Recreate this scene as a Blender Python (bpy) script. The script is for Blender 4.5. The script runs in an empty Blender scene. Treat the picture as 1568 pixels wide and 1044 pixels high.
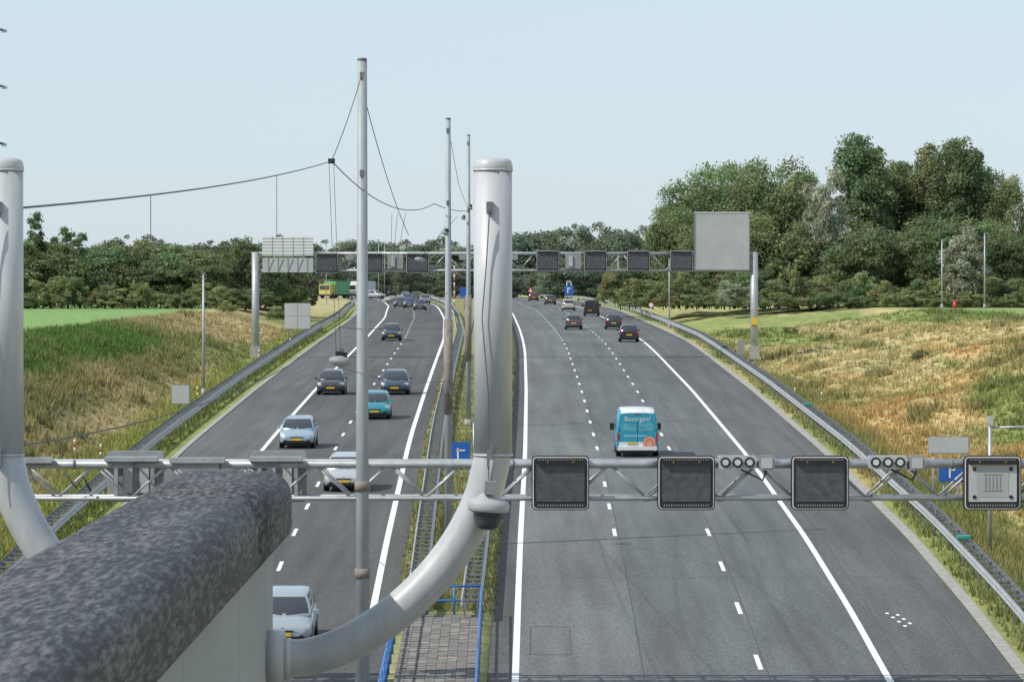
import bpy, math, random
import numpy as np
from mathutils import Vector, Matrix
random.seed(7); rng=np.random.default_rng(11)
ZC=12.0
scene=bpy.context.scene

# ------------------------------------------------------------------ materials
MATS={}
def mat(name,col,rough=0.6,metal=0.0,var=0.15,scale=3.0,bump=0.0,coat=0.0,attr=None,detail=6,spec=0.5,stretch=None,trans=0.0,bscale=None,inst=0.0):
    if name in MATS: return MATS[name]
    m=bpy.data.materials.new(name); m.use_nodes=True
    nt=m.node_tree; N=nt.nodes; L=nt.links
    b=N['Principled BSDF']
    b.inputs['Roughness'].default_value=rough; b.inputs['Metallic'].default_value=metal
    b.inputs['Coat Weight'].default_value=coat
    b.inputs['Specular IOR Level'].default_value=spec
    tc=N.new('ShaderNodeTexCoord'); src=tc.outputs['Object']
    if stretch:
        mp=N.new('ShaderNodeMapping'); mp.inputs['Scale'].default_value=stretch
        L.new(src,mp.inputs['Vector']); src=mp.outputs[0]
    nz=N.new('ShaderNodeTexNoise'); nz.inputs['Scale'].default_value=scale; nz.inputs['Detail'].default_value=detail
    nz.inputs['Roughness'].default_value=0.65
    L.new(src,nz.inputs['Vector'])
    mr=N.new('ShaderNodeMapRange'); mr.inputs[1].default_value=0.3; mr.inputs[2].default_value=0.7
    mr.inputs[3].default_value=1-var; mr.inputs[4].default_value=1+var
    L.new(nz.outputs['Fac'],mr.inputs[0])
    mx=N.new('ShaderNodeVectorMath'); mx.operation='SCALE'
    if attr:
        a=N.new('ShaderNodeAttribute'); a.attribute_name=attr
        L.new(a.outputs['Color'],mx.inputs[0])
    else:
        mx.inputs[0].default_value=col[:3]
    L.new(mr.outputs[0],mx.inputs['Scale'])
    out=mx.outputs[0]
    if inst:
        oi=N.new('ShaderNodeObjectInfo'); hs_=N.new('ShaderNodeHueSaturation')
        r1=N.new('ShaderNodeMapRange'); r1.inputs[3].default_value=1-inst; r1.inputs[4].default_value=1+inst
        L.new(oi.outputs['Random'],r1.inputs[0]); L.new(r1.outputs[0],hs_.inputs['Value'])
        m7=N.new('ShaderNodeMath'); m7.operation='MULTIPLY'; m7.inputs[1].default_value=7.31; L.new(oi.outputs['Random'],m7.inputs[0])
        fr=N.new('ShaderNodeMath'); fr.operation='FRACT'; L.new(m7.outputs[0],fr.inputs[0])
        r2=N.new('ShaderNodeMapRange'); r2.inputs[3].default_value=.465; r2.inputs[4].default_value=.52
        L.new(fr.outputs[0],r2.inputs[0]); L.new(r2.outputs[0],hs_.inputs['Hue']); hs_.inputs['Saturation'].default_value=.92
        L.new(out,hs_.inputs['Color']); out=hs_.outputs[0]
    L.new(out,b.inputs['Base Color'])
    if bump>0:
        n2=N.new('ShaderNodeTexNoise'); n2.inputs['Scale'].default_value=bscale or scale*3; n2.inputs['Detail'].default_value=5
        L.new(src,n2.inputs['Vector'])
        bp=N.new('ShaderNodeBump'); bp.inputs['Strength'].default_value=min(1,bump); bp.inputs['Distance'].default_value=0.05
        L.new(n2.outputs['Fac'],bp.inputs['Height']); L.new(bp.outputs[0],b.inputs['Normal'])
    if trans>0:
        t=N.new('ShaderNodeBsdfTranslucent'); ms=N.new('ShaderNodeMixShader'); ms.inputs[0].default_value=trans
        L.new(out,t.inputs['Color']); L.new(b.outputs[0],ms.inputs[1]); L.new(t.outputs[0],ms.inputs[2])
        L.new(ms.outputs[0],N['Material Output'].inputs['Surface'])
    MATS[name]=m; return m

# ------------------------------------------------------------------ mesh builder
class MB:
    def __init__(s): s.v=[];s.f=[];s.m=[];s.s=[];s.mats=[]
    def mi(s,m):
        if m not in s.mats: s.mats.append(m)
        return s.mats.index(m)
    def face(s,idx,m,sm=False):
        s.f.append(tuple(idx)); s.m.append(s.mi(m)); s.s.append(sm)
    def box(s,c,d,m,rz=0.0,rx=0.0):
        b=len(s.v); M=Matrix.Rotation(rz,3,'Z')@Matrix.Rotation(rx,3,'X')
        for dx in(-.5,.5):
            for dy in(-.5,.5):
                for dz in(-.5,.5):
                    p=M@Vector((dx*d[0],dy*d[1],dz*d[2])); s.v.append((c[0]+p.x,c[1]+p.y,c[2]+p.z))
        for q in((0,1,3,2),(4,6,7,5),(0,4,5,1),(2,3,7,6),(0,2,6,4),(1,5,7,3)): s.face([b+i for i in q],m)
    def loft(s,rings,m,closed=True,cap=True,sm=True,mfun=None):
        b=len(s.v);n=len(rings[0])
        for r in rings:
            for p in r: s.v.append(tuple(p))
        for i in range(len(rings)-1):
            for j in range(n if closed else n-1):
                k=(j+1)%n
                s.face((b+i*n+j,b+i*n+k,b+(i+1)*n+k,b+(i+1)*n+j),mfun(i,j) if mfun else m,sm)
        if cap:
            s.face([b+j for j in range(n)][::-1],m)
            e=b+(len(rings)-1)*n
            s.face([e+j for j in range(n)],m)
    def tube(s,pts,r,m,seg=10,cap=True,mfun=None):
        pts=[Vector(p) for p in pts]
        if not hasattr(r,'__len__'): r=[r]*len(pts)
        rings=[];up=None
        for i,p in enumerate(pts):
            t=(pts[min(i+1,len(pts)-1)]-pts[max(i-1,0)]).normalized()
            if up is None:
                up=Vector((0,0,1)) if abs(t.z)<.9 else Vector((0,1,0))
            a=t.cross(up).normalized(); bb=a.cross(t).normalized(); up=bb
            rings.append([p+a*(math.cos(2*math.pi*k/seg)*r[i])+bb*(math.sin(2*math.pi*k/seg)*r[i]) for k in range(seg)])
        s.loft(rings,m,True,cap,seg>5,mfun)
    def rrect(s,cx,y,cz,w,h,rad,depth,m,seg=5):
        pts=[]
        for (sx,sz,a0) in((1,1,0),(-1,1,90),(-1,-1,180),(1,-1,270)):
            for k in range(seg+1):
                a=math.radians(a0+90*k/seg)
                pts.append((cx+sx*(w/2-rad)+rad*math.cos(a),cz+sz*(h/2-rad)+rad*math.sin(a)))
        s.loft([[(p[0],y,p[1]) for p in pts],[(p[0],y+depth,p[1]) for p in pts]],m,sm=False)
    def obj(s,name,loc=(0,0,0),rot=(0,0,0),bevel=0,parent=None):
        me=bpy.data.meshes.new(name); me.from_pydata(s.v,[],s.f)
        for m in s.mats: me.materials.append(m)
        me.polygons.foreach_set('material_index',s.m); me.polygons.foreach_set('use_smooth',s.s)
        me.update()
        o=bpy.data.objects.new(name,me); scene.collection.objects.link(o)
        o.location=loc; o.rotation_euler=rot
        if bevel:
            bv=o.modifiers.new('b','BEVEL'); bv.width=bevel; bv.segments=2; bv.limit_method='ANGLE'
        if parent: o.parent=parent
        return o

# ------------------------------------------------------------------ value noise
_tab=rng.random((256,256))
def vn(x,y,sc):
    x=np.asarray(x)/sc+500; y=np.asarray(y)/sc+500
    xi=np.floor(x).astype(int); yi=np.floor(y).astype(int); fx=x-xi; fy=y-yi
    fx=fx*fx*(3-2*fx); fy=fy*fy*(3-2*fy)
    g=lambda a,b:_tab[a%256,b%256]
    return (g(xi,yi)*(1-fx)+g(xi+1,yi)*fx)*(1-fy)+(g(xi,yi+1)*(1-fx)+g(xi+1,yi+1)*fx)*fy
def fbm(x,y,sc): return (vn(x,y,sc)+.5*vn(x,y,sc/2.1)+.25*vn(x,y,sc/4.3)+.125*vn(x,y,sc/9))/1.875

# ------------------------------------------------------------------ alignment tables
T=np.arange(-400,9000,1.0)
def table(ds,vs,win):
    a=np.interp(T,ds,vs); k=np.ones(win)/win
    p=np.pad(a,win//2,mode='edge'); return np.convolve(p,k,'valid')[:len(T)]
ZR=table([-400,60,100,122,132,156,201,268,342,371,430,520,560,650,720,9000],
         [-12.9,-12.7,-11.95,-10.9,-10.3,-9.25,-8.0,-6.6,-5.3,-4.8,-4.3,-3.6,-3.2,-2.8,-2.5,-2.45],13)+ZC
CR=table([-400,122,156,201,268,342,377,430,520,600,720,900,1200,9000],[-3.,.11,.31,.62,.9,1.05,.95,.75,.2,-.8,-3.5,-10,-28,-700],25)
CL=table([-400,116,164,218,325,377,500,620,750,1000,1200,9000],[-4.2,-4.25,-4.66,-5.2,-5.8,-6.05,-8,-11,-16,-28,-40,-720],25)
zr=lambda d:np.interp(d,T,ZR); cr=lambda d:np.interp(d,T,CR); cl=lambda d:np.interp(d,T,CL)
FIELD=ZC-2.5
sm=lambda t:(lambda u:u*u*(3-2*u))(np.clip(t,0,1))
def h_right(r,d):
    z=zr(d); t=sm((r-18.5)/24)
    f=FIELD-.15*np.clip((450-d)/150,0,1)
    out=z+(f-z)*t-0.35*np.exp(-((r-18)/1.6)**2)
    e=np.clip((r-17)/5,0,1)*np.clip((46-r)/10,0.06,1)
    nb=((fbm(r,d*.5,8)-.5)*1.3+(fbm(r+77,d*.4,2.5)-.5)*.5)*e
    return np.where(r<14.5,z-.08,out+nb)
def h_left(l,d):
    z=zr(d); t=sm((l-14)/10.5)
    f=FIELD-.55*np.clip((430-d)/150,0,1)
    out=z+(f-z)*t
    nb=((fbm(l+300,d*.5,6)-.5)*.9+(fbm(l+377,d*.4,2.5)-.5)*.4)*np.clip((l-14)/5,0,1)*np.clip((28-l)/8,0.06,1)
    return np.where(l<10.95,z-.08,out+nb)
def col_right(r,d):
    x=r; n=fbm(x,d*.14,9)[...,None]; n2=fbm(x+90,d*.2,3.5)[...,None]; n3=fbm(x+50,d*.12,9)[...,None]; n4=fbm(x+150,d*.3,1.6)[...,None]
    straw=np.array([.50,.415,.205]); gold=np.array([.475,.335,.14]); olive=np.array([.24,.255,.095]); green=np.array([.17,.25,.065]); fg=np.array([.23,.31,.11])
    k=sm((n-.40)/.18); c=straw*(1-k)+gold*k
    g=sm((n2-.48)/.18)*.55; c=c*(1-g)+(olive*.7+straw*.3)*g
    g=sm((n4-.58)/.1)*.45; c=c*(1-g)+olive*.8*g
    g=sm((n3-.55)/.06)*.75; c=c*(1-g)+green*g
    v=sm((20-x)/3.5)[...,None]*(.5+.5*sm((n2-.4)/.2)); c=c*(1-v)+olive*v
    f=sm((x-38)/5)[...,None]; c=c*(1-f)+fg*f
    ff=sm((d-430)/80)[...,None]*.7; c=c*(1-ff)+(fg*.7+straw*.3)*ff
    return c
def col_left(l,d):
    x=l; n=fbm(x+200,d*.14,8)[...,None]; n2=fbm(x+290,d*.2,3.5)[...,None]
    straw=np.array([.42,.345,.175]); olive=np.array([.23,.245,.09]); green=np.array([.10,.19,.04]); fg=np.array([.21,.33,.115])
    k=sm((n-.46)/.2); c=straw*(1-k)+olive*k
    g=sm((n2-.5)/.16)*.55; c=c*(1-g)+olive*.8*g
    v=sm((16-x)/2.5)[...,None]*.8; c=c*(1-v)+np.array([.24,.29,.075])*v
    p=(sm((x-18.6+4*(n[...,0]-.5))/1.6)*sm((d-205)/20)*sm((345-d)/50)*sm((25.5-x)/1.5))[...,None]*.9; c=c*(1-p)+green*p
    f=sm((x-24.5)/1.5)[...,None]; c=c*(1-f)+fg*f
    ff=(sm((d-520)/60)*sm((70-x)/20))[...,None]*.8; c=c*(1-ff)+np.array([.46,.41,.22])*ff
    return c

# ------------------------------------------------------------------ ground
rows=np.unique(np.concatenate([np.arange(-300,80,10.),np.arange(80,460,2.),np.arange(460,1000,6.),np.array([1000,1050,1100,1200,1400,1700,2100,2600,3300,4200,5500,7500])]))
lo=np.concatenate([[5000,2500,1200,700,450,300,220,160,120,95,80,70,60,54,48,44,40,37],np.arange(34,11,-.6),[10.95,10.9,5,0]])
ro=np.concatenate([[0,7,14.4,14.5],np.arange(15.2,46,.6),[48,51,55,60,66,74,85,100,130,180,260,400,700,1200,2500,5000]])
med=np.linspace(0,1,6)
D=rows
cols=[];hs=[];cc=[]
for l in lo:
    L_=np.full_like(D,l); cols.append(cl(D)-l); hs.append(h_left(L_,D)); cc.append(col_left(L_,D))
cols.append(cl(D)+.78); hs.append(zr(D)-.08); cc.append(np.tile([.12,.15,.05],(len(D),1)))
for t in med:
    a=cl(D)+.8; b=cr(D)-.8; x=a+(b-a)*t; cols.append(x)
    hs.append(zr(D)+.02+.06*math.sin(math.pi*t)); n=fbm(x*3,D,3)[:,None]
    cc.append(np.array([.17,.21,.07])*(1-n)+np.array([.32,.29,.16])*n)
cols.append(cr(D)-.78); hs.append(zr(D)-.08); cc.append(np.tile([.12,.15,.05],(len(D),1)))
for r in ro:
    R_=np.full_like(D,r); cols.append(cr(D)+r); hs.append(h_right(R_,D)); cc.append(col_right(R_,D))
cols=np.array(cols);hs=np.array(hs);cc=np.array(cc)
nc,nr=cols.shape
verts=np.stack([cols,np.tile(D,(nc,1)),hs],-1).reshape(-1,3)
i=np.arange(nc-1)[:,None]*nr+np.arange(nr-1)[None,:]
faces=np.stack([i,i+nr,i+nr+1,i+1],-1).reshape(-1,4)
def npmesh(name,verts,faces,mats,col=None,smooth=False,midx=None):
    me=bpy.data.meshes.new(name); k=faces.shape[1]
    me.vertices.add(len(verts)); me.vertices.foreach_set('co',np.ascontiguousarray(verts,dtype=np.float32).ravel())
    me.loops.add(faces.size); me.loops.foreach_set('vertex_index',faces.astype(np.int32).ravel())
    me.polygons.add(len(faces)); me.polygons.foreach_set('loop_start',np.arange(0,faces.size,k,dtype=np.int32))
    for m in mats: me.materials.append(m)
    me.polygons.foreach_set('use_smooth',np.full(len(faces),smooth))
    if midx is not None: me.polygons.foreach_set('material_index',midx.astype(np.int32))
    me.update(calc_edges=True)
    if col is not None:
        ca=me.color_attributes.new('Col','FLOAT_COLOR','POINT')
        ca.data.foreach_set('color',np.concatenate([col,np.ones((len(col),1))],1).astype(np.float32).ravel())
    return me
def link(name,me,parent=None):
    o=bpy.data.objects.new(name,me); scene.collection.objects.link(o)
    if parent: o.parent=parent
    return o
m_ground=mat('grassland',(.2,.2,.1),.95,var=.3,scale=1.3,bump=.6,attr='Col',detail=9,spec=.1,stretch=(1,.3,1))
g=link('ground',npmesh('ground',verts,faces,[m_ground],cc.reshape(-1,3),True))

def scatter(n,side,o0,o1,d0,d1,hmin,hmax,wmul=1.0,flower=0,clump=False):
    u=rng.random(n); d=1/(1/d0+(1/d1-1/d0)*u)
    o=o0+(o1-o0)*rng.random(n)
    if clump:
        ng=max(1,n//45); gi=rng.integers(0,ng,n); gd=d[:ng][gi]; go=o[:ng][gi]
        d=gd+rng.normal(size=n)*1.1; o=np.clip(go+rng.normal(size=n)*.45,o0,o1)
    if side=='R': x=cr(d)+o; z=h_right(o,d); c=col_right(o,d)
    elif side=='L': x=cl(d)-o; z=h_left(o,d); c=col_left(o,d)
    else:
        a=cl(d)+.9; b=cr(d)-.9; x=a+(b-a)*rng.random(n); z=zr(d)+.05; nn=fbm(x*3,d,3)[:,None]
        c=np.array([.18,.23,.075])*(1-nn)+np.array([.36,.32,.17])*nn
    if clump:
        c=c*.5+np.array([.19,.21,.08])*.5
    h=(hmin+(hmax-hmin)*rng.random(n)**1.7)*(.5+1.0*fbm(x,d,3))
    vs=[];cs=[]
    for k in range(5):
        a=rng.random(n)*math.pi; w=(.03+.05*rng.random(n))*wmul*(d/200)**.5
        ox=(rng.random(n)-.5)*.45; oy=(rng.random(n)-.5)*.45
        lx=(rng.random(n)-.5)*.9*h; ly=(rng.random(n)-.5)*.9*h
        p0=np.stack([x+ox-np.cos(a)*w,d+oy-np.sin(a)*w,z-.05],-1); p1=np.stack([x+ox+np.cos(a)*w,d+oy+np.sin(a)*w,z-.05],-1)
        p2=np.stack([x+ox+lx,d+oy+ly,z+h],-1)
        vs.append(np.stack([p0,p1,p2],1).reshape(-1,3))
        j=(.8+.45*rng.random(n))[:,None]; cj=c*j
        if flower:
            fl=(rng.random(n)<flower)[:,None]; cj=np.where(fl,np.array([[.6,.52,.08]]),cj)
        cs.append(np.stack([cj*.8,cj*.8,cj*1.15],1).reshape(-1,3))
    return np.concatenate(vs),np.concatenate(cs)
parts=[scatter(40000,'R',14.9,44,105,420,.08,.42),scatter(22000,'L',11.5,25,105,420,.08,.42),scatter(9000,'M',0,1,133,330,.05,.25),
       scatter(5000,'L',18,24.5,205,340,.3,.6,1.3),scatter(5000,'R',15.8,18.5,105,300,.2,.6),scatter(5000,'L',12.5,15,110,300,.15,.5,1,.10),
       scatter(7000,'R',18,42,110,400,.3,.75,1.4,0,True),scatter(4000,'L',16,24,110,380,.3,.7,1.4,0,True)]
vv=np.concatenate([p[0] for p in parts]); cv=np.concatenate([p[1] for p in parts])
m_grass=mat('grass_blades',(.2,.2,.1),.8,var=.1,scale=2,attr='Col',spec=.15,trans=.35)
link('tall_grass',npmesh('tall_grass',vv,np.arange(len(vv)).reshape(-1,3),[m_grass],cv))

# ------------------------------------------------------------------ road
def asphalt(name,base,tint):
    m=mat(name,base,.85,var=.14,scale=.35,bump=.25,detail=10,spec=.25,stretch=(1,.12,1),bscale=30)
    nt=m.node_tree;N=nt.nodes;L=nt.links
    b=N['Principled BSDF']
    src=b.inputs['Base Color'].links[0].from_socket
    tc=N.new('ShaderNodeTexCoord')
    def layer(src,scale,st,a,c,lo=.35,hi=.65):
        mp=N.new('ShaderNodeMapping'); mp.inputs['Scale'].default_value=st; L.new(tc.outputs['Object'],mp.inputs[0])
        nz=N.new('ShaderNodeTexNoise'); nz.inputs['Scale'].default_value=scale; nz.inputs['Detail'].default_value=4; L.new(mp.outputs[0],nz.inputs['Vector'])
        mr=N.new('ShaderNodeMapRange'); mr.inputs[1].default_value=lo; mr.inputs[2].default_value=hi; mr.inputs[3].default_value=a; mr.inputs[4].default_value=c
        L.new(nz.outputs['Fac'],mr.inputs[0])
        v=N.new('ShaderNodeVectorMath'); v.operation='SCALE'; L.new(src,v.inputs[0]); L.new(mr.outputs[0],v.inputs['Scale']); return v.outputs[0]
    s1=layer(src,1.6,(1,.012,1),.86,1.12)
    s2=layer(s1,11,(1,.35,1),.82,1.16)
    s3=layer(s2,.06,(1.2,.5,1),.88,1.1)
    L.new(s3,b.inputs['Base Color']); return m
m_asR=asphalt('asphalt_worn',(.128,.137,.137),0); m_asL=asphalt('asphalt_dark',(.100,.101,.098),0); m_asS=asphalt('asphalt_shoulder',(.115,.120,.118),0); m_asP=asphalt('asphalt_lane_pale',(.142,.150,.149),0)
m_white=mat('road_paint',(.8,.8,.77),.6,var=.12,scale=6,detail=8)
m_joint=mat('bitumen_joint',(.06,.06,.062),.6,var=.3)
m_conc=mat('kerb_concrete',(.34,.33,.30),.85,var=.25,scale=3,bump=.3)
rr=np.unique(np.concatenate([np.arange(-300,80,10.),np.arange(80,1000,1.),np.arange(1000,3000,20.)]))
def strip(name,cf,offs,dz,mats,midx=None,d0=-300,d1=2980,parent=None):
    dd=rr[(rr>=d0)&(rr<=d1)]
    xs=np.array([cf(dd)+o for o in offs]); z=np.tile(zr(dd)+dz,(len(offs),1))
    v=np.stack([xs,np.tile(dd,(len(offs),1)),z],-1).reshape(-1,3); n=len(dd)
    i=np.arange(len(offs)-1)[:,None]*n+np.arange(n-1)[None,:]
    f=np.stack([i,i+n,i+n+1,i+1],-1).reshape(-1,4)
    mi=None if midx is None else np.repeat(np.array(midx),n-1)
    return link(name,npmesh(name,v,f,mats,None,False,mi),parent)
road=bpy.data.objects.new('motorway',None); scene.collection.objects.link(road)
strip('carriageway_right',cr,[-.78,0.05,3.6,7,10.5,14.2],0,[m_asR,m_asS,m_asL,m_asP],[2,3,0,0,1],parent=road)
strip('carriageway_left',cl,[-10.7,-7,-3.5,-.05,.78],0,[m_asL,m_asS],[1,0,0,0],parent=road)
strip('gutter_right',cr,[14.2,14.6],.035,[m_conc],parent=road)
strip('gutter_left',cl,[-11.0,-10.7],.035,[m_conc],parent=road)
strip('edge_line',cr,[-.1,.1],.006,[m_white],d0=80,d1=960,parent=road)
strip('edge_line',cr,[10.4,10.6],.006,[m_white],d0=80,d1=960,parent=road)
strip('edge_line',cl,[-.1,.12],.006,[m_white],d0=80,d1=960,parent=road)
strip('edge_line',cl,[-7.1,-6.9],.006,[m_white],d0=80,d1=960,parent=road)
for o in(3.62,7.15,11.1,13.3): strip('seam',cr,[o,o+.03],.004,[m_joint],d0=80,d1=500,parent=road)
for o in(-3.8,-7.4): strip('seam',cl,[o,o+.035],.004,[m_joint],d0=80,d1=500,parent=road)
def quads(name,lst,m,parent=None):
    v=[];f=[]
    for (cf,o0,o1,d0,d1,dz) in lst:
        n=max(1,int(round(d1-d0))) if d1-d0>=1 else 1
        ds=np.linspace(d0,d1,n+1)
        b=len(v)
        for d in ds: v.append((float(cf(d))+o0,d,float(zr(d))+dz)); v.append((float(cf(d))+o1,d,float(zr(d))+dz))
        for k in range(n): f.append((b+2*k,b+2*k+1,b+2*k+3,b+2*k+2))
    link(name,npmesh(name,np.array(v),np.array(f),[m]),parent)
dl=[]
for k in range(-3,60):
    d=121+12*k
    if d+3>860: break
    dl.append((cr,6.93,7.07,d,d+3,.007)); dl.append((cl,-3.57,-3.43,d,d+3,.007))
    if d>150: dl.append((cr,3.43,3.57,d,d+3,.007))
quads('lane_dashes',dl,m_white,road)
jl=[(cr,-.7,14.1,d,d+.07,.003) for d in(143.,214.)]+[(cl,-10.6,.7,d,d+.07,.003) for d in(139.,)]
quads('transverse_joints',jl,m_joint,road)
quads('detector_marks',[(cr,11.55+.1*k,11.66+.1*k,133-1.0*k,133.35-1.0*k,.007) for k in range(4)]+[(cr,11.85+.1*k,11.96+.1*k,132.6-1.0*k,132.95-1.0*k,.007) for k in range(3)],m_white,road)
ll=[(cr,.4,.43,124,130,.005),(cr,1.6,1.62,124,130,.005),(cr,.4,1.6,124,124.06,.0055),(cr,.4,1.6,130,130.06,.0055)]
quads('detector_loop',ll,m_joint,road)
m_side=mat('side_road_asphalt',(.2,.2,.2),.9,var=.1)
sx=np.linspace(-120,-22,40); sy=760+ .0015*(sx+22)**2
sv=np.concatenate([np.stack([sx,sy,np.full(40,FIELD+.25)],-1),np.stack([sx,sy+9,np.full(40,FIELD+.25)],-1)])
ii=np.arange(39); link('side_road',npmesh('side_road',sv,np.stack([ii,ii+1,ii+41,ii+40],-1),[m_side]))

# ------------------------------------------------------------------ guardrails
m_galv=mat('galvanised_steel',(.40,.42,.43),.5,.4,var=.2,scale=2,bump=.05)
m_galvd=mat('weathered_steel',(.20,.21,.22),.6,.4,var=.3,scale=3)
m_teal=mat('teal_reflector',(.04,.28,.25),.4)
def guardrail(cf,off,side,d0,d1,both=False):
    b=MB(); ds=np.arange(d0,d1,4.0)
    prof=[(0,.0),(.05,.04),(.0,.09),(0,.16),(.05,.21),(0,.27),(0,.31)]
    for s_,o,m in((1,0,m_galv),(-1,.55,m_galvd if not both else m_galv)):
        rings=[]
        for d in ds:
            x0=float(cf(d))+off+side*o; z0=float(zr(d))+.46
            rings.append([(x0-side*s_*p[0],d,z0+p[1]) for p in prof]+[(x0+side*s_*.01-side*s_*p[0],d,z0+p[1]) for p in prof[::-1]])
        b.loft(rings,m,sm=False)
    d=d0
    while d<min(d1,420):
        x0=float(cf(d))+off; z=float(zr(d))
        b.box((x0+side*.275,d,z+.70),(.50,.12,.06),m_galvd)
        d+=1.333
    d=d0
    while d<d1:
        x0=float(cf(d))+off; z=float(zr(d))
        for o in(.08,.47): b.box((x0+side*o,d,z+.33),(.07,.1,.72),m_galvd)
        d+=2.667 if d<420 else 8
    return b.obj('guardrail')
guardrail(cr,15.25,1,88,900); guardrail(cl,-12.0,-1,88,900)
guardrail(cl,1.15,1,131,760,True); guardrail(cr,-1.15,-1,131,760,True)

# ------------------------------------------------------------------ generic mats
m_black=mat('black_housing',(.018,.018,.019),.5,var=.2)
m_screen=mat('matrix_screen',(.075,.08,.09),.35,var=.35,scale=5,detail=3)
m_whitep=mat('white_plastic',(.75,.75,.73),.5,var=.08)
m_grey=mat('grey_panel',(.44,.46,.46),.6,var=.08,scale=1)
m_greym=mat('grey_panel_seam',(.37,.39,.39),.6,var=.08,scale=1)
m_greyd=mat('grey_panel_dark',(.26,.27,.27),.6,var=.15,scale=2)
m_pole=mat('painted_pole',(.33,.36,.375),.55,.1,var=.16,scale=1.5,stretch=(4,4,.6))
m_rust=mat('pole_sleeve',(.24,.21,.185),.8,var=.3,scale=4)
m_blue=mat('sign_blue',(.02,.11,.42),.4,var=.1)
m_red=mat('sign_red',(.50,.05,.03),.4,var=.1)
m_yel=mat('plate_yellow',(.7,.47,.03),.4,var=.05)
m_lens=mat('lamp_lens',(.55,.57,.58),.15,var=.1,spec=.8)
m_cable=mat('cable',(.09,.095,.10),.6,var=.1)
m_brail=mat('blue_handrail',(.03,.17,.5),.4,var=.15)
Z=lambda r:ZC+r

# ------------------------------------------------------------------ gantries
def matrix_sign(b,x,y,zt,w=1.57,h=1.48,alt=False):
    zc=zt-h/2
    b.rrect(x,y,zc,w,h,.13,.3,m_black)
    b.rrect(x,y-.012,zc,w-.06,h-.06,.11,.010,m_whitep); b.rrect(x,y-.022,zc,w-.11,h-.11,.09,.012,m_black)
    b.rrect(x,y-.04,zc+.0,w-.26,h-.46,.03,.016,m_grey if alt else m_screen)
    for k in range(19): b.box((x-.6+.0667*k,y-.03,zt-h+.13),(.03,.02,.05),m_greyd)
    for k in range(19): b.box((x-.6+.0667*k,y-.03,zt-.11),(.03,.02,.03),m_greyd)
    for k in(-.35,.35):
        b.box((x+k,y-.05,zt-.17),(.04,.03,.02),m_yel)
    b.box((x,y-.09,zt-.17-.05),(w-.3,.12,.02),m_black)
    if alt:
        for a in(-.5,.5):
            for c in(-.38,.38): b.tube([(x+a,y-.06,zc+c),(x+a,y-.035,zc+c)],.055,m_black,8)
        b.rrect(x,y-.048,zc,.86,.78,.03,.012,m_greym)
        for k in range(5): b.box((x-.2+.1*k,y-.055,zc+.02),(.02,.012,.34),m_greyd)
        b.box((x,y-.055,zc+.24),(.5,.012,.02),m_greyd);b.box((x,y-.055,zc-.2),(.5,.012,.02),m_greyd)
def truss(b,x0,x1,y,zt,zb,depth,bay,rt,rb,rd):
    for yy in(y,y+depth):
        b.tube([(x0,yy,zt),(x1,yy,zt)],rt,m_galv,12); b.tube([(x0,yy,zb),(x1,yy,zb)],rb,m_galv,10)
        n=int(round((x1-x0)/bay)); s=(x1-x0)/n
        for k in range(n):
            a=x0+k*s
            b.tube([(a,yy,zb),(a+s/2,yy,zt)],rd,m_galv,6); b.tube([(a+s/2,yy,zt),(a+s,yy,zb)],rd,m_galv,6)
    n=int(round((x1-x0)/bay)); s=(x1-x0)/n
    for k in range(n+1):
        a=x0+k*s
        b.tube([(a,y,zb),(a,y+depth,zb)],rd,m_galv,6); b.tube([(a,y,zt),(a,y+depth,zt)],rd,m_galv,6)
        if k<n: b.tube([(a,y,zb),(a+s,y+depth,zb)],rd*.8,m_galv,6)
        b.box((a,y-.01,zb),(.2,.05,.16),m_galvd)
b=MB(); yn=116.
truss(b,-20.5,19.8,yn,Z(-4.87),Z(-5.8),1.1,2.0,.105,.065,.038)
for x in np.arange(-20,19.8,4.0): b.tube([(x,yn,Z(-4.87)),(x+.06,yn,Z(-4.87))],.13,m_galvd,12)
for x in(1.32,4.75,8.40,13.1): matrix_sign(b,x,yn-.35,Z(-4.62),alt=(x>13))
for x in(1.32,4.75,8.40,13.1): b.box((x,yn+.05,Z(-5.33)),(1.2,.35,1.1),m_greyd)
for x in(6.15,10.25):
    b.rrect(x,yn-.3,Z(-4.80),1.05,.36,.06,.25,m_grey)
    for k in(-.33,0,.33):
        b.tube([(x+k,yn-.36,Z(-4.8)),(x+k,yn-.29,Z(-4.8))],.14,m_black,14); b.tube([(x+k,yn-.39,Z(-4.8)),(x+k,yn-.35,Z(-4.8))],.085,m_lens,12)
    b.box((x+.8,yn-.2,Z(-4.82)),(.42,.3,.4),m_greyd); b.rrect(x+.8,yn-.37,Z(-4.82),.3,.28,.03,.02,m_grey)
    b.tube([(x+.8,yn-.2,Z(-5.0)),(x+.7,yn-.1,Z(-5.3)),(x+.5,yn-.1,Z(-5.2)),(x+.1,yn-.15,Z(-5.0))],.025,m_black,6)
for x in(-10.4,-6.45):
    b.rrect(x,yn+1.15,Z(-5.25),1.55,1.4,.1,.3,m_greyd)
    b.box((x,yn-.02,Z(-4.72)),(1.45,.5,.12),m_galv); b.box((x-.25,yn-.05,Z(-4.86)),(.6,.3,.18),m_galvd)
    for k in(-.5,.5): b.box((x+k,yn+.9,Z(-5.3)),(.1,.3,1.1),m_galv)
    for k in(-.2,.25): b.box((x+k,yn+1.1,Z(-5.3)),(.25,.1,.8),m_grey)
for x in(-13.3,-8.6): b.box((x,yn-.1,Z(-4.75)),(1.5,.4,.14),m_galv)
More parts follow.
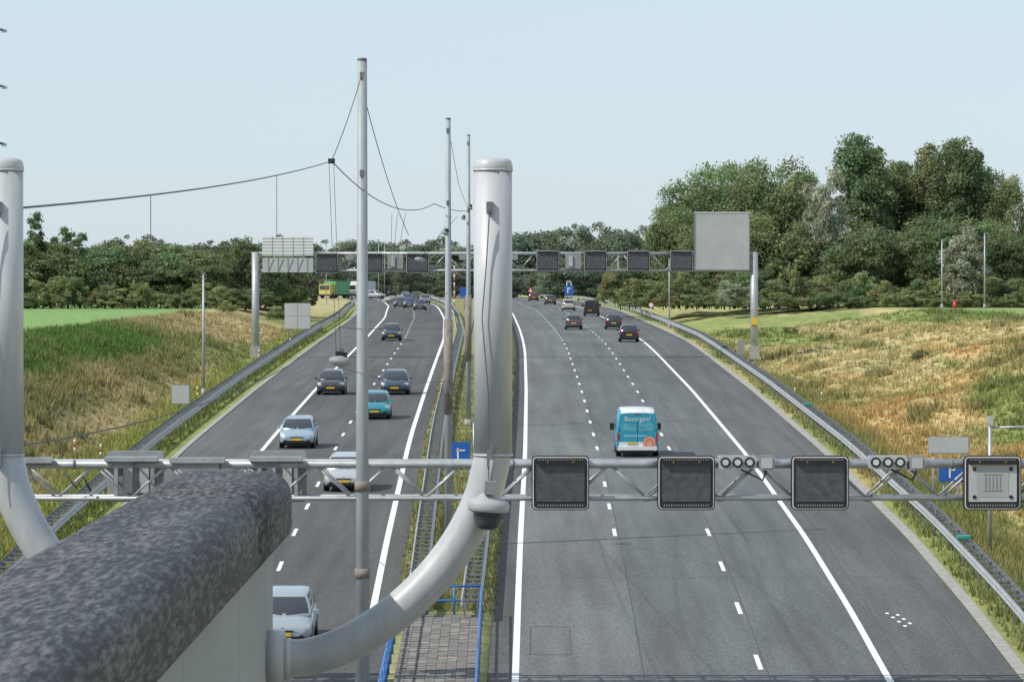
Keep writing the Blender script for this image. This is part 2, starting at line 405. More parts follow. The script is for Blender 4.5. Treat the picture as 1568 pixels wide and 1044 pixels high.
b.tube([(-12.2,yn-.15,Z(-5.1)),(-11.9,yn-.15,Z(-5.5)),(-11.7,yn-.15,Z(-5.2)),(-11.5,yn-.15,Z(-5.6))],.03,m_black,6)
for x in(-20.5,19.8):
    for yy in(yn,yn+1.1): b.tube([(x,yy,Z(-4.6)),(x,yy,Z(-12.6))],.16,m_galv,12)
    for k in range(5): b.tube([(x,yn,Z(-6-1.2*k)),(x,yn+1.1,Z(-7.2-1.2*k))],.04,m_galv,6)
b.obj('signal_gantry')
b=MB(); yf=326.
truss(b,-19.7,18.6,yf,Z(2.5),Z(1.2),1.2,2.3,.12,.1,.055)
for x in(-14.2,-10.75,-7.25,): matrix_sign(b,x,yf-.4,Z(2.55),1.75,1.6)
for x in(2.75,6.4,9.7,13.0): matrix_sign(b,x,yf-.4,Z(2.75),1.75,1.65)
b.box((16.1,yf-.25,Z(3.42)),(4.25,.2,4.4),m_grey)
for k in range(27): b.box((14.15+.15*k,yf-.357,Z(3.42)),(.02,.01,4.3),m_greym)
b.box((16.1,yf-.37,Z(5.64)),(4.35,.05,.06),m_whitep); b.box((16.1,yf-.37,Z(1.22)),(4.35,.05,.08),m_galvd)
for k in(13.98,18.22): b.box((k,yf-.37,Z(3.42)),(.08,.05,4.4),m_galvd)
b.box((-17.2,yf-.25,Z(3.05)),(3.9,.15,1.45),m_whitep)
for k in range(6): b.box((-17.2,yf-.34,Z(2.45+.24*k)),(3.9,.02,.02),m_greyd)
for k in range(4): b.box((-18.4+.8*k,yf-.345,Z(3.05)),(.02,.02,1.45),m_greyd)
b.box((-17.2,yf-.25,Z(1.6)),(3.9,.15,1.1),m_grey)
for k in range(5): b.box((-18.7+.75*k,yf-.34,Z(1.6)),(.06,.02,1.1),m_greyd)
for k in range(4): b.tube([(-18.7+.75*k,yf-.34,Z(1.1)),(-18.3+.75*k,yf-.34,Z(2.1))],.03,m_greyd,5)
for x in(-8.95,4.7,): b.box((x,yf-.2,Z(1.9)),(1.2,.6,1.15),m_greyd); b.box((x-.2,yf-.55,Z(1.9)),(.3,.1,.8),m_grey)
for x in(-12.4,0.2,-3.8): b.box((x,yf-.2,Z(2.2)),(.5,.4,.4),m_greyd)
for x,zb in((-19.7,-6.2),(18.6,-6.2)):
    b.tube([(x,yf,Z(2.6)),(x,yf,Z(zb))],.28,m_galv,14); b.box((x,yf,Z(-5.1)),(.8,.8,1.0),m_conc)
    b.tube([(x,yf+1.2,Z(2.6)),(x,yf+1.2,Z(zb))],.2,m_galv,12)
b.box((18.6,yf-.34,Z(-2.7)),(.45,.15,.5),m_yel); b.box((17.6,yf,Z(-4.7)),(.5,.4,1.1),m_greyd)
b.obj('signal_gantry')

# ------------------------------------------------------------------ catenary masts and wires
def mast(x,y,ztop,r0,r1,sleeves):
    b=MB(); zb=float(zr(y))-.1-ZC
    b.tube([(x,y,Z(zb)),(x,y,Z(zb+(ztop-zb)*.5)),(x,y,Z(ztop))],[r0,(r0+r1)/2,r1],m_pole,14)
    b.tube([(x,y,Z(ztop)),(x,y,Z(ztop+.06))],[r1*1.15,r1*.8],m_galvd,12)
    for (a,c) in sleeves: b.tube([(x,y,Z(a)),(x,y,Z(c))],[r0*1.1]*2,m_rust,14)
    for zz in(ztop-.4,ztop*.5,): b.box((x,y-r1,Z(zz)),(.12,.14,.16),m_galvd)
    b.tube([(x,y,Z(zb)),(x,y,Z(zb+.5))],[r0*1.9,r0*1.3],m_conc,14)
    return b.obj('lighting_mast')
mast(-3.95,112,5.95,.19,.125,[(-5.4,-5.15),(-7.7,-7.45)])
mast(-2.3,153,6.0,.15,.09,[(-1.2,-4.6)])
mast(-2.32,226,8.0,.15,.09,[(-.5,-4.0)])
b=MB()
def sag(p,q,s,n=14):
    p=Vector(p);q=Vector(q); return [p.lerp(q,t/n)-Vector((0,0,s*4*(t/n)*(1-t/n))) for t in range(n+1)]
node=(-4.25,100,Z(2.94))
main=sag((-4.48,39,Z(.72)),node,.12); b.tube(main,.011,m_cable,5)
b.tube(sag(node,(-2.75,150,Z(2.9)),.6),.014,m_cable,5); b.tube(sag((-2.75,150,Z(2.9)),(-2.32,226,Z(4.0)),.1),.016,m_cable,5)
b.tube(sag((-3.98,112,Z(5.5)),node,.1),.012,m_cable,5)
b.tube(sag((-3.9,112,Z(5.0)),(-3.65,150,Z(1.8)),.3),.012,m_cable,5)
b.tube(sag((-4.48,39,Z(-1.46)),(-4.26,105,Z(-1.0)),.42),.009,m_cable,5)
b.tube(sag((-4.26,105,Z(-1.0)),(-2.3,153,Z(-.2)),.5),.010,m_cable,5)
b.box(node,(.16,.1,.12),m_black)
b.tube([main[3],main[3]-Vector((0,0,.55))],.005,m_cable,4); b.tube([main[9],main[9]-Vector((0,0,1.15))],.006,m_cable,4)
for x in(-4.33,-4.22): b.tube([(x,100.5,Z(2.9)),(x*1.005,105,Z(-1.6))],.006,m_cable,4)
for x in(-4.4,-3.9,-4.2): b.tube([(x*.9,140,Z(2.4)),(-4.3,150,Z(-.4))],.007,m_cable,4)
for dx in(0,.25): b.tube([(-2.45-dx,190,Z(3.1)),(-4.9+dx,226,Z(1.5))],.012,m_cable,4)
b.tube([(-2.3,153,Z(5.7)),(-3.0,190,Z(1.0)),(-4.9,226,Z(1.4))],.011,m_cable,4)
b.tube([(-2.3,153,Z(5.7)),(-2.2,175,Z(4.2)),(-2.35,226,Z(4.1))],.010,m_cable,4)
b.tube(sag((-2.32,226,Z(7.8)),(-3.2,300,Z(3)),.3),.014,m_cable,4); b.tube(sag((-2.32,226,Z(4.1)),(-3.2,300,Z(4)),1.2),.014,m_cable,4)
b.tube(sag((-.19,39,Z(.68)),(-2.3,153,Z(-3.5)),1.0,20),.008,m_cable,5)
b.tube(sag((-2.3,153,Z(-3.4)),(-4.26,105,Z(-2.0)),.2),.010,m_cable,5)
b.tube(sag((-.2,38.8,Z(-1.9)),(-3.9,112,Z(-6.6)),.8,20),.008,m_cable,5)
b.obj('overhead_lighting_cable')
def lamp(x,y,z,w,tilt=0.15):
    b=MB(); rings=[]
    for t,r in((0,.15),(.12,.55),(.3,.9),(.5,1),(.62,1.0),(.8,.7),(.95,.35),(1,.1)):
        zz=.5*w*(.5-t); rings.append([(w*.5*r*math.cos(a)*1.0,w*.42*r*math.sin(a),zz) for a in np.linspace(0,2*math.pi,17)[:-1]])
    b.loft(rings,m_greyd,mfun=lambda i,j:(m_greyd if i<4 else m_greym))
    b.box((0,0,w*.3),(w*.5,.1,.12),m_black); b.box((0,0,w*.42),(w*.2,.06,.14),m_galvd)
    return b.obj('hanging_street_lamp',(x,y,z),(0,tilt,.3))
lamp(-4.25,105,Z(-1.86),.58); lamp(-4.3,150,Z(-.46),.52,-.2); lamp(-4.9,226,Z(1.4),.6,.2)
for (x,y,z,w) in((-2.3,153,1.9,.3),(-2.5,226,3.6,.3),(-2.15,226,4.15,.35)): lamp(x-.1,y-.3,Z(z),w,.5)

# ------------------------------------------------------------------ big tube posts and wall
m_tube=mat('pale_painted_tube',(.44,.455,.465),.42,.0,var=.16,scale=1.3,bump=.03,stretch=(3,3,.7),coat=.15)
def catmull(P,n=8):
    P=[Vector(p) for p in P]; P=[P[0]*2-P[1]]+P+[P[-1]*2-P[-2]]; out=[]
    for i in range(1,len(P)-2):
        for k in range(n):
            t=k/n; a,b_,c,d=P[i-1:i+3]
            out.append(.5*((2*b_)+(c-a)*t+(2*a-5*b_+4*c-d)*t*t+(3*b_-a-3*c+d)*t**3))
    out.append(P[-2]); return out
def tubepost(mx,sgn):
    f=lambda x:x if sgn>0 else 2*mx-x
    b=MB(); y=39.
    P=[(-2.12,-3.42),(-1.85,-3.40),(-1.55,-3.30),(-1.25,-3.13),(-.95,-2.9),(-.66,-2.60),(-.43,-2.27),(-.27,-1.93),(-.19,-1.62),(-.175,-1.55)]
    path=catmull([(f(p[0]),y,Z(p[1])) for p in P],6)
    b.tube(path,.172,m_tube,32)
    x=f(-.175)
    b.tube([(x,y,Z(-1.56)),(x,y,Z(1.06))],.176,m_tube,36)
    rings=[(.176,1.06),(.182,1.065),(.182,1.10),(.176,1.12),(.17,1.145),(.145,1.165),(.09,1.178),(.02,1.182)]
    b.tube([(x,y,Z(a[1])) for a in rings],[a[0] for a in rings],m_tube,36)
    for zz in(-1.55,1.065): b.tube([(x,y,Z(zz-.012)),(x,y,Z(zz+.012))],.1835,m_tube,36)
    b.box((x-.03,y-.19,Z(.72)),(.06,.06,.1),m_galvd); b.box((x-.03,y-.2,Z(-.02-1.55)),(.05,.06,.16),m_galvd)
    b.tube([(f(-2.27),y,Z(-3.43)),(f(-2.09),y,Z(-3.43))],.27,m_tube,28); b.tube([(f(-2.10),y,Z(-3.43)),(f(-2.03),y,Z(-3.43))],.2,m_tube,28)
    b.tube([(x-.03,y-.22,Z(.7)),(x-.06,y-.2,Z(.2)),(x-.1,y-.2,Z(-.3)),(x-.04,y-.22,Z(-1.0)),(x-.04,y-.22,Z(-1.9))],.006,m_cable,5)
    return b.obj('curved_tube_post')
tubepost(-2.42,1); tubepost(-2.42,-1)
b=MB()
rings=[]
for t,r in((0,.25),(.08,.5),(.16,.62),(.22,.92),(.32,1.0),(.42,1.),(.5,.97),(.56,.72),(.78,.66),(.95,.48),(1,.3)):
    rings.append([(.19*r*math.cos(a),.16*r*math.sin(a),.15-.34*t) for a in np.linspace(0,2*math.pi,25)[:-1]])
b.loft(rings,m_greyd,mfun=lambda i,j:(m_greym if i<6 else m_screen))
b.box((0,-.06,.2),(.1,.1,.12),m_greyd); b.tube([(0,-.02,.2),(0,-.02,.45)],.02,m_greyd,8)
b.obj('tube_mounted_lamp',(-.215,38.72,Z(-2.03)),(.05,.08,0))
m_wall=mat('cast_concrete',(.33,.36,.37),.85,var=.14,scale=1.6,bump=.0,detail=8,stretch=(1,.08,.45))
m_cap=bpy.data.materials.new('gritty_coping'); m_cap.use_nodes=True
nt=m_cap.node_tree;N=nt.nodes;L=nt.links;bs=N['Principled BSDF'];bs.inputs['Roughness'].default_value=.75
tc=N.new('ShaderNodeTexCoord');n1=N.new('ShaderNodeTexNoise');n1.inputs['Scale'].default_value=24;n1.inputs['Detail'].default_value=4;n1.inputs['Roughness'].default_value=.65
n0=N.new('ShaderNodeTexNoise');n0.inputs['Scale'].default_value=3;n0.inputs['Detail'].default_value=5
mpc=N.new('ShaderNodeMapping');mpc.inputs['Scale'].default_value=(1,.13,1);L.new(tc.outputs['Object'],mpc.inputs[0])
L.new(mpc.outputs[0],n1.inputs[0]);L.new(mpc.outputs[0],n0.inputs[0])
ad=N.new('ShaderNodeMath');ad.operation='MULTIPLY_ADD';ad.inputs[1].default_value=.35;L.new(n0.outputs[0],ad.inputs[0]);L.new(n1.outputs[0],ad.inputs[2])
cr_=N.new('ShaderNodeValToRGB');cr_.color_ramp.elements[0].position=.60;cr_.color_ramp.elements[0].color=(.022,.024,.029,1);cr_.color_ramp.elements[1].position=.90;cr_.color_ramp.elements[1].color=(.17,.172,.175,1)
L.new(ad.outputs[0],cr_.inputs[0]);L.new(cr_.outputs[0],bs.inputs['Base Color'])
bp=N.new('ShaderNodeBump');bp.inputs['Strength'].default_value=.8;bp.inputs['Distance'].default_value=.015;L.new(n1.outputs[0],bp.inputs['Height']);L.new(bp.outputs[0],bs.inputs['Normal'])
b=MB()
def capring(y,ins=0,r=.24):
    x0,x1,z0,z1=-3.2+ins,-2.03-ins,-2.32+ins*.5,-1.72-ins; pts=[]
    for (cx,cz,a0) in((x1-r,z1-r,0),(x0+r,z1-r,90),(x0+.1,z0+.1,180),(x1-.1,z0+.1,270)):
        rr_=r if a0<180 else .1
        for k in range(7):
            a=math.radians(a0+90*k/6); pts.append((cx+rr_*math.cos(a),y,Z(cz+rr_*math.sin(a)+(.02 if a0<180 else 0))))
    return pts
ys=[3,8,14,20,26,30.5,33.97,33.985,34.015,34.03,37,39.0,39.4,39.7,39.9,40.0]
ins=[0,0,0,0,0,0,0,.022,.022,0,0,0,.015,.05,.10,.17]
b.loft([capring(y,i_) for y,i_ in zip(ys,ins)],m_cap)
for (a,c) in((3,28.98),(29,34.98),(35,38.58),(38.6,39.9)):
    b.box((-2.62,(a+c)/2,Z(-7.5)),(.74,c-a,10.5),m_wall)
b.box((-2.62,21,Z(-7.5)),(.70,36,10.3),m_wall)
b.obj('parapet_wall',bevel=0)

# ------------------------------------------------------------------ median walkway with blue railings
m_brick=mat('walkway_brick',(.19,.175,.16),.9,var=.3,scale=5,bump=.4)
m_brick2=mat('walkway_brick_pale',(.25,.235,.21),.9,var=.3,scale=5,bump=.4)
b=MB()
random.seed(3)
for j in range(64):
    y=100+.5*j
    for k in range(8):
        b.box((-3.15+.285*k,y,float(zr(y))+.08+random.random()*.02),(.275,.485,.12),m_brick if random.random()<.8 else m_brick2,rx=0.04)
b.obj('median_walkway')
b=MB()
for x in(-3.5,-.95):
    for hh in(1.0,.55):
        b.tube([(x,y,float(zr(y))+hh) for y in np.arange(100,132.5,2)],.035,m_brail,8)
    for y in np.arange(100,133,2.): b.tube([(x,y,float(zr(y))-.1),(x,y,float(zr(y))+1.0)],.035,m_brail,8)
for hh in(1.0,.55): b.tube([(-3.5,132,float(zr(132))+hh),(-.95,132,float(zr(132))+hh)],.035,m_brail,8)
for x in(-2.65,-1.8): b.tube([(x,132,float(zr(132))),(x,132,float(zr(132))+1.0)],.035,m_brail,8)
b.obj('blue_handrail')

# ------------------------------------------------------------------ vehicles
m_glass=mat('car_glass',(.03,.036,.042),.08,var=.1,spec=.9)
m_tyre=mat('tyre',(.02,.02,.02),.85,var=.2)
m_hub=mat('hub',(.4,.41,.42),.35,.6)
m_tail=mat('tail_light',(.42,.02,.015),.25,var=.1)
m_head=mat('head_light',(.6,.62,.64),.12,var=.1,spec=.9)
m_trim=mat('bumper_trim',(.03,.03,.032),.6,var=.1)
def car(x,d,color,rear=False,L=4.05,W=1.74,H=1.48,hatch=True,metal=.3):
    key='car_paint_%d_%d_%d'%tuple(int(c*999) for c in color)
    mp=mat(key,color,.28,metal,var=.04,coat=.6)
    b=MB(); w=W/2; h=L/2
    st=[(-h,.38,.54,.66),(-h+.03,.28,.62,.78),(-h+.10,.22,.68,.87),(-h+.26,.2,.76,.945),(-h+.5,.18,.83,.985),(-h+.85,.18,.91,1.),(-h+1.2,.18,.95,1.),(0,.18,.97,1.),(h-.6,.18,1.0,.985),(h-.2,.2,.98,.94),(h-.06,.26,.92,.87),(h,.38,.80,.78)]
    rings=[]
    for (y,zb,zt,k) in st:
        ww=w*k; zm=(zb+zt)/2
        half=[(.80*ww,zb),(.96*ww,zb+.07),(1.0*ww,zm),(.985*ww,zm+(zt-zm)*.55),(.93*ww,zt-.045),(.80*ww,zt),(.42*ww,zt+.035)]
        rings.append([(px,y,pz) for px,pz in half]+[(-px,y,pz) for px,pz in half[::-1]])
    b.loft(rings,mp,mfun=lambda i,j:(m_trim if j in(0,12,13) else mp))
    yb0,yb1=-h+.72,(h-.10 if hatch else h-.75); yt0,yt1=-h+1.6,(h-.5 if hatch else h-1.35)
    def ring(z,y0,y1,hw,pl,bow):
        c=[(-hw,y0+bow*.8),(-hw+pl,y0-bow*.2),(hw-pl,y0-bow*.2),(hw,y0+bow*.8),(hw,y0+bow*.8+pl*1.6),(hw,(y0+y1)/2-.05),(hw,(y0+y1)/2+.05),(hw,y1-pl*2.5),(hw-.03,y1-bow*.4),(hw-pl-.02,y1+bow*.4),(-hw+pl+.02,y1+bow*.4),(-hw+.03,y1-bow*.4),(-hw,y1-pl*2.5),(-hw,(y0+y1)/2+.05),(-hw,(y0+y1)/2-.05),(-hw,y0+bow*.8+pl*1.6)]
        return [(p[0],p[1],z) for p in c]
    R=[ring(.86,yb0,yb1,w*.93,.07,.12),ring(.965,yb0+.1,yb1-.03,w*.915,.06,.12),ring(1.2,yb0+.5,yb1-.17,w*.84,.055,.10),ring(H-.11,yt0-.06,yt1+.08,w*.73,.05,.08),ring(H-.05,yt0+.08,yt1,w*.68,.06,.07),ring(H-.01,yt0+.3,yt1-.2,w*.52,.05,.04),ring(H,yt0+.5,yt1-.4,w*.35,.05,.02)]
    def mf(i,j):
        if i in(1,2) and j in(1,9,4,6,12,14): return m_glass
        return mp
    b.loft(R,mp,mfun=mf)
    for y in(-h+.78,h-.75):
        for s_ in(-1,1):
            b.tube([(s_*(w-.23),y,.31),(s_*(w-.01),y,.31)],.31,m_tyre,20); b.tube([(s_*(w-.02),y,.31),(s_*(w+.006),y,.31)],.19,m_hub,12)
            b.tube([(s_*(w-.06),y,.34),(s_*(w-.012),y,.34)],.375,m_trim,20)
    for s_ in(-1,1):
        b.box((s_*(w+.06),-h+1.15,.98),(.17,.1,.12),mp); b.box((s_*(w+.06),-h+1.202,.98),(.14,.01,.10),m_glass)
    for s_ in(-1,1):
        b.loft([[(s_*(w-.10),-h+.28,.58),(s_*(w-.07),-h+.46,.72),(s_*(w-.26),-h+.24,.72),(s_*(w-.44),-h+.1,.58)],[(s_*(w-.10),-h+.12,.57),(s_*(w-.065),-h+.3,.76),(s_*(w-.27),-h+.12,.735),(s_*(w-.44),-h+.0,.57)]],m_head,sm=False)
        b.box((s_*(w-.26),-h+.05,.35),(.16,.04,.07),m_black)
        b.box((s_*.3,yb0+.06,.955),(.5,.02,.02),m_black,rz=.1*s_)
    b.box((0,-h+.0,.545),(.62,.03,.05),m_black); b.box((0,-h+.02,.34),(.95,.06,.11),m_black); b.box((0,-h-.02,.445),(.50,.02,.10),m_yel)
    b.box((0,-h+.03,.62),(.10,.03,.06),m_hub)
    for s_ in(-1,1): b.box((s_*(w-.17),h-.05,.84),(.2,.1,.24),m_tail)
    b.box((0,h+.01,.62),(.50,.03,.11),m_yel); b.box((0,h-.02,.38),(1.2,.08,.13),m_trim); b.box((0,h-.16,1.0),(W*.5,.02,.02),m_black)
    dd=d+h; sl=math.atan((float(zr(dd+2))-float(zr(dd-2)))/4); dx=math.atan((float(cr(dd+5))-float(cr(dd-5)))/10)
    o=b.obj('car',(x,dd,float(zr(dd))+.01),(-sl if rear else sl,0,(math.pi if rear else 0)-dx))
    return o
car(-6.75,125,(.38,.44,.47)); car(-7.05,178,(.5,.53,.55)); car(-10.45,206,(.36,.45,.53))
car(-7.55,233,(.03,.27,.33)); car(-11.2,262,(.05,.055,.06)); car(-7.25,262,(.05,.075,.12),W=1.8)
car(-10.6,372,(.04,.06,.09)); car(-12.2,560,(.06,.07,.1)); car(-14.3,590,(.05,.08,.14)); car(-15.9,600,(.05,.06,.09)); car(-13.6,660,(.2,.2,.22)); car(-16.8,680,(.06,.1,.2));car(-18.6,740,(.3,.3,.3));car(-17.3,760,(.05,.05,.06))
car(10.15,368,(.03,.03,.035),True); car(10.2,426,(.05,.05,.06),True); car(6.15,424,(.10,.105,.11),True); car(7.4,555,(.55,.56,.57),True,H=1.5)
car(5.8,645,(.1,.1,.11),True); car(3.6,715,(.16,.06,.05),True)
def van(x,d,rear=True,L=4.9,W=2.0,H=2.05,col=(.025,.30,.43),name='delivery_van',brand=False):
    mp=mat('van_paint_%d'%int(col[1]*999),col,.35,.0,var=.05,coat=.4)
    mw=mat('van_white',(.70,.72,.73),.35,.0,var=.05,coat=.4)
    mwin=mat('van_rear_window',(.10,.36,.45),.15,var=.25,scale=5) if brand else m_glass  # branded van: bright reflection in the glass put into its base colour
    b=MB(); w=W/2; h=L/2
    st=[(-h,.4,.85,.88,.86),(-h+.1,.3,1.0,.95,.9),(-h+.8,.25,1.15,1.,.9),(-h+1.0,.25,1.2,1.,.9),(-h+1.75,.25,H-.06,1.,.86),(-h+2.1,.25,H,1.,.86),(h-.25,.25,H,1.,.86),(h-.05,.28,H-.08,.98,.84),(h,.36,H-.16,.965,.82)]
    rings=[]
    for (y,zb,zt,k,kt) in st:
        ww=w*k; wt=w*kt; zm=min(1.1,zt-.2)
        half=[(.85*ww,zb),(.98*ww,zb+.08),(ww,zb+.3),(ww,zm),(wt+ (ww-wt)*.15,zt-.14),(wt*.93,zt-.03),(wt*.5,zt)]
        rings.append([(px,y,pz) for px,pz in half]+[(-px,y,pz) for px,pz in half[::-1]])
    b.loft(rings,mp,mfun=lambda i,j:(m_glass if (i==3 and 4<=j<=8) else (mw if brand and (j in(0,12,13,6) or (5<=j<=7)) else (m_trim if j in(0,12,13) else mp))))
    for y in(-h+.85,h-.95):
        for s_ in(-1,1):
            b.tube([(s_*(w-.25),y,.34),(s_*(w-.01),y,.34)],.34,m_tyre,20); b.tube([(s_*(w-.02),y,.34),(s_*(w+.006),y,.34)],.2,m_hub,12); b.tube([(s_*(w-.06),y,.38),(s_*(w+.003),y,.38)],.41,m_trim,20)
    for s_ in(-1,1):
        b.box((s_*(w+.13),-h+1.35,1.25),(.2,.12,.32),m_black)
        b.box((s_*(w+.004),-h+1.9,1.45),(.012,1.0,.5),m_glass)
    wz,wh=(1.40,.36) if brand else (1.40,.46)
    for s_ in(-1,1): b.rrect(s_*.41,h-.008,wz,.72,wh,.07,.02,mwin)
    b.box((0,h+.002,1.15),(.015,.012,1.35),m_black)
    for s_ in(-1,1):
        b.box((s_*(w-.085),h-.02,.95),(.09,.09,.38),m_tail); b.box((s_*.88*w,h+.0,1.3),(.03,.05,.1),m_black)
    b.box((0,h+.0,.42),(W*.92,.14,.18),mw if brand else m_trim); b.box((.25,h+.03,.66),(.46,.03,.10),m_yel); b.box((0,h-.02,.28),(W*.8,.1,.1),m_black)
    b.box((0,h+.0,H-.2),(.3,.05,.03),m_tail)
    if brand:
        b.box((0,h+.003,.60),(W*.88,.012,.22),mw)
        mo=mat('sticker_orange',(.62,.17,.07),.4); ml=mat('sticker_light',(.78,.62,.52),.4)
        b.tube([(-.56,h-.0,.66),(-.56,h+.03,.66)],.31,mo,24); b.tube([(-.56,h-.0,.66),(-.56,h+.036,.66)],.27,ml,24); b.tube([(-.56,h-.0,.66),(-.56,h+.042,.66)],.24,mo,24)
        for k in range(3): b.box((-.56,h+.045,.58+.08*k),(.34-.08*abs(k-1),.012,.03),ml)
        for k in range(10): b.box((.6-.11*k,h+.006,1.0),(.06,.012,.05),mw)
    for s_ in(-1,1): b.box((s_*(w-.22),-h+.03,.82),(.28,.1,.2),m_head)
    b.box((0,-h-.01,.6),(.9,.05,.2),m_black); b.box((0,-h-.02,.42),(.52,.04,.11),m_yel)
    dd=d+h; sl=math.atan((float(zr(dd+2))-float(zr(dd-2)))/4)
    o=b.obj(name,(x,dd,float(zr(dd))+.01),(-sl if rear else sl,0,math.pi if rear else 0))
    if brand:
        tcv=bpy.data.curves.new('van_lettering','FONT'); tcv.body='Bezorgen?'; tcv.size=.30; tcv.align_x='CENTER'; tcv.extrude=.004; tcv.materials.append(mw)
        t=bpy.data.objects.new('van_lettering',tcv); scene.collection.objects.link(t); t.parent=o
        t.location=(0,h+.008,1.70); t.rotation_euler=(math.pi/2,0,math.pi)
    return o
van(5.9,199.5,brand=True,H=2.24,W=1.98); van(9.7,516,col=(.03,.03,.034),name='passenger_van',H=1.95,W=1.9)
def lorry(x,y,c1,c2):
    b=MB(); a=mat('lorry_a_%d'%int(c1[0]*999),c1,.4); c=mat('lorry_b_%d'%int(c2[0]*999),c2,.4)
    b.box((0,1.6,1.9),(2.4,5,2.4),a); b.box((0,-1.9,1.5),(2.3,1.7,2.1),c); b.box((0,-2.76,1.95),(2.0,.03,.8),m_glass); b.box((0,-2.8,.6),(2.2,.1,.3),m_trim)
    b.box((0,.8,.6),(1.2,7,.25),m_black)
    for yy in(-1.8,2.6):
        for s_ in(-1,1): b.tube([(s_*.85,yy,.48),(s_*1.18,yy,.48)],.48,m_tyre,16)
    return b.obj('lorry',(x,y,FIELD+.27),(0,0,-.5),bevel=.05)
lorry(-32.5,768,(.12,.36,.16),(.55,.45,.12)); lorry(-28,775,(.6,.6,.62),(.7,.7,.7))
for (x,c) in((-43,(.6,.6,.6)),(-41,(.2,.2,.22)),(-25,(.5,.5,.5))):
    o=car(x,768,c); o.location.z=FIELD+.27; o.rotation_euler=(0,0,.9)

# ------------------------------------------------------------------ small street furniture
def gz(x,y):
    if x>cr(y): return float(h_right(np.array([x-float(cr(y))]),np.array([float(y)]))[0])
    return float(h_left(np.array([float(cl(y))-x]),np.array([float(y)]))[0])
def pole(name,x,y,h,r=.07,arm=0):
    b=MB(); z=gz(x,y)-.1; b.tube([(x,y,z),(x,y,z+h)],[r,r*.7],m_galv,10)
    b.box((x+arm*.5,y,z+h),(.25+abs(arm),.12,.09),m_greyd); b.tube([(x,y,z),(x,y,z+.6)],r*1.5,m_pole,10)
    b.obj(name)
pole('street_lamp',-18.9,260,7.6,.09); pole('street_lamp',16.0,432,7.2); pole('street_lamp',47.4,468,7.7,.1,.3); pole('street_lamp',52.1,468,8.4,.1,.3)
pole('street_lamp',-37,520,6); pole('street_lamp',-31,560,8);pole('street_lamp',-22,700,10);pole('street_lamp',-28,640,9);pole('street_lamp',-24,800,11)
pole('street_lamp',9.5,800,6,.08); pole('street_lamp',16,640,8,.08)
def marker(x,y):
    b=MB(); z=gz(x,y)-.05
    for k in range(5): b.tube([(x,y,z+.18*k),(x,y,z+.18*k+.18)],.045,m_red if k%2 else m_whitep,8)
    b.obj('marker_post')
for x,y in((-20.2,196),(-19.0,196),(-18.9,255),(-19.2,322),(-18.3,350),(-19,400),(17.0,255),(18.6,255),(17.4,330)): marker(x,y)
def board(name,x,y,w,h,zc,m,posts,tiles=False,frame=m_greyd,extra=None):
    b=MB(); z0=gz(x,y)-.1
    b.rrect(x,y-.03,Z(zc),w,h,.04,.05,m); b.rrect(x,y+.022,Z(zc),w+.05,h+.05,.04,.02,frame)
    if tiles: b.box((x,y-.036,Z(zc)),(.03,.006,h),frame); b.box((x,y-.037,Z(zc)),(w,.006,.03),frame)
    if extra=='P': 
        b.box((x-.06,y-.036,Z(zc)),(.07,.01,h*.6),m_whitep); b.box((x+.04,y-.036,Z(zc+h*.12)),(.2,.01,.05),m_whitep); b.box((x+.04,y-.036,Z(zc+h*.27)),(.2,.01,.05),m_whitep); b.box((x+.13,y-.0365,Z(zc+h*.2)),(.05,.01,h*.16),m_whitep)
    for px in posts: b.tube([(x+px,y+.09,z0),(x+px,y+.09,Z(zc)+h/2)],.045,m_galv,8)
    return b.obj(name)
board('traffic_sign',-18.6,368,2.2,2.2,-2.6,m_grey,(-.8,.8),True)
board('traffic_sign',-18.35,235,.95,1.0,-6.0,m_grey,(0,))
board('parking_sign',17.6,170,.98,.75,-7.45,m_blue,(-.3,.3),extra='P'); board('information_board',17.7,172,1.6,.62,-6.45,m_grey,(-.6,.6),frame=m_galv)
b=MB(); y=190; zz=float(zr(y))
b.rrect(-2.3,y,Z(-7.55),.85,1.15,.04,.05,m_blue); b.box((-2.3,y-.01,Z(-7.35)),(.4,.02,.06),m_whitep); b.box((-2.42,y-.01,Z(-7.5)),(.08,.02,.5),m_whitep)
for x in(-2.95,-1.7): b.tube([(x,y+.1,zz-.1),(x,y+.1,zz+2.2)],.06,m_galv,8)
b.obj('parking_sign')
b=MB(); x,y=9.4,700; z=float(zr(y)); b.rrect(x,y,z+1.9,1.5,1.5,.08,.06,m_blue); b.box((x-.2,y-.01,z+1.9),(.18,.02,.9),m_whitep); b.box((x+.1,y-.01,z+2.2),(.5,.02,.15),m_whitep)
for s_ in(-.35,.35): b.tube([(x+s_,y+.1,z-.1),(x+s_,y+.1,z+3.4)],.09,m_galv,8)
b.box((x,y+.05,z+3.3),(.6,.1,.5),m_greyd); b.obj('parking_sign')
b=MB(); x,y=3.3,760; z=float(zr(y)); b.tube([(x,y,z),(x,y,z+1.9)],.06,m_galv,8)
b.loft([[(x-.55,y-.1,z+1.4),(x+.55,y-.1,z+1.4),(x,y-.1,z+2.4)],[(x-.55,y-.05,z+1.4),(x+.55,y-.05,z+1.4),(x,y-.05,z+2.4)]],m_red,sm=False)
b.loft([[(x-.3,y-.12,z+1.54),(x+.3,y-.12,z+1.54),(x,y-.12,z+2.1)],[(x-.3,y-.101,z+1.54),(x+.3,y-.101,z+1.54),(x,y-.101,z+2.1)]],m_whitep,sm=False); b.obj('warning_sign')
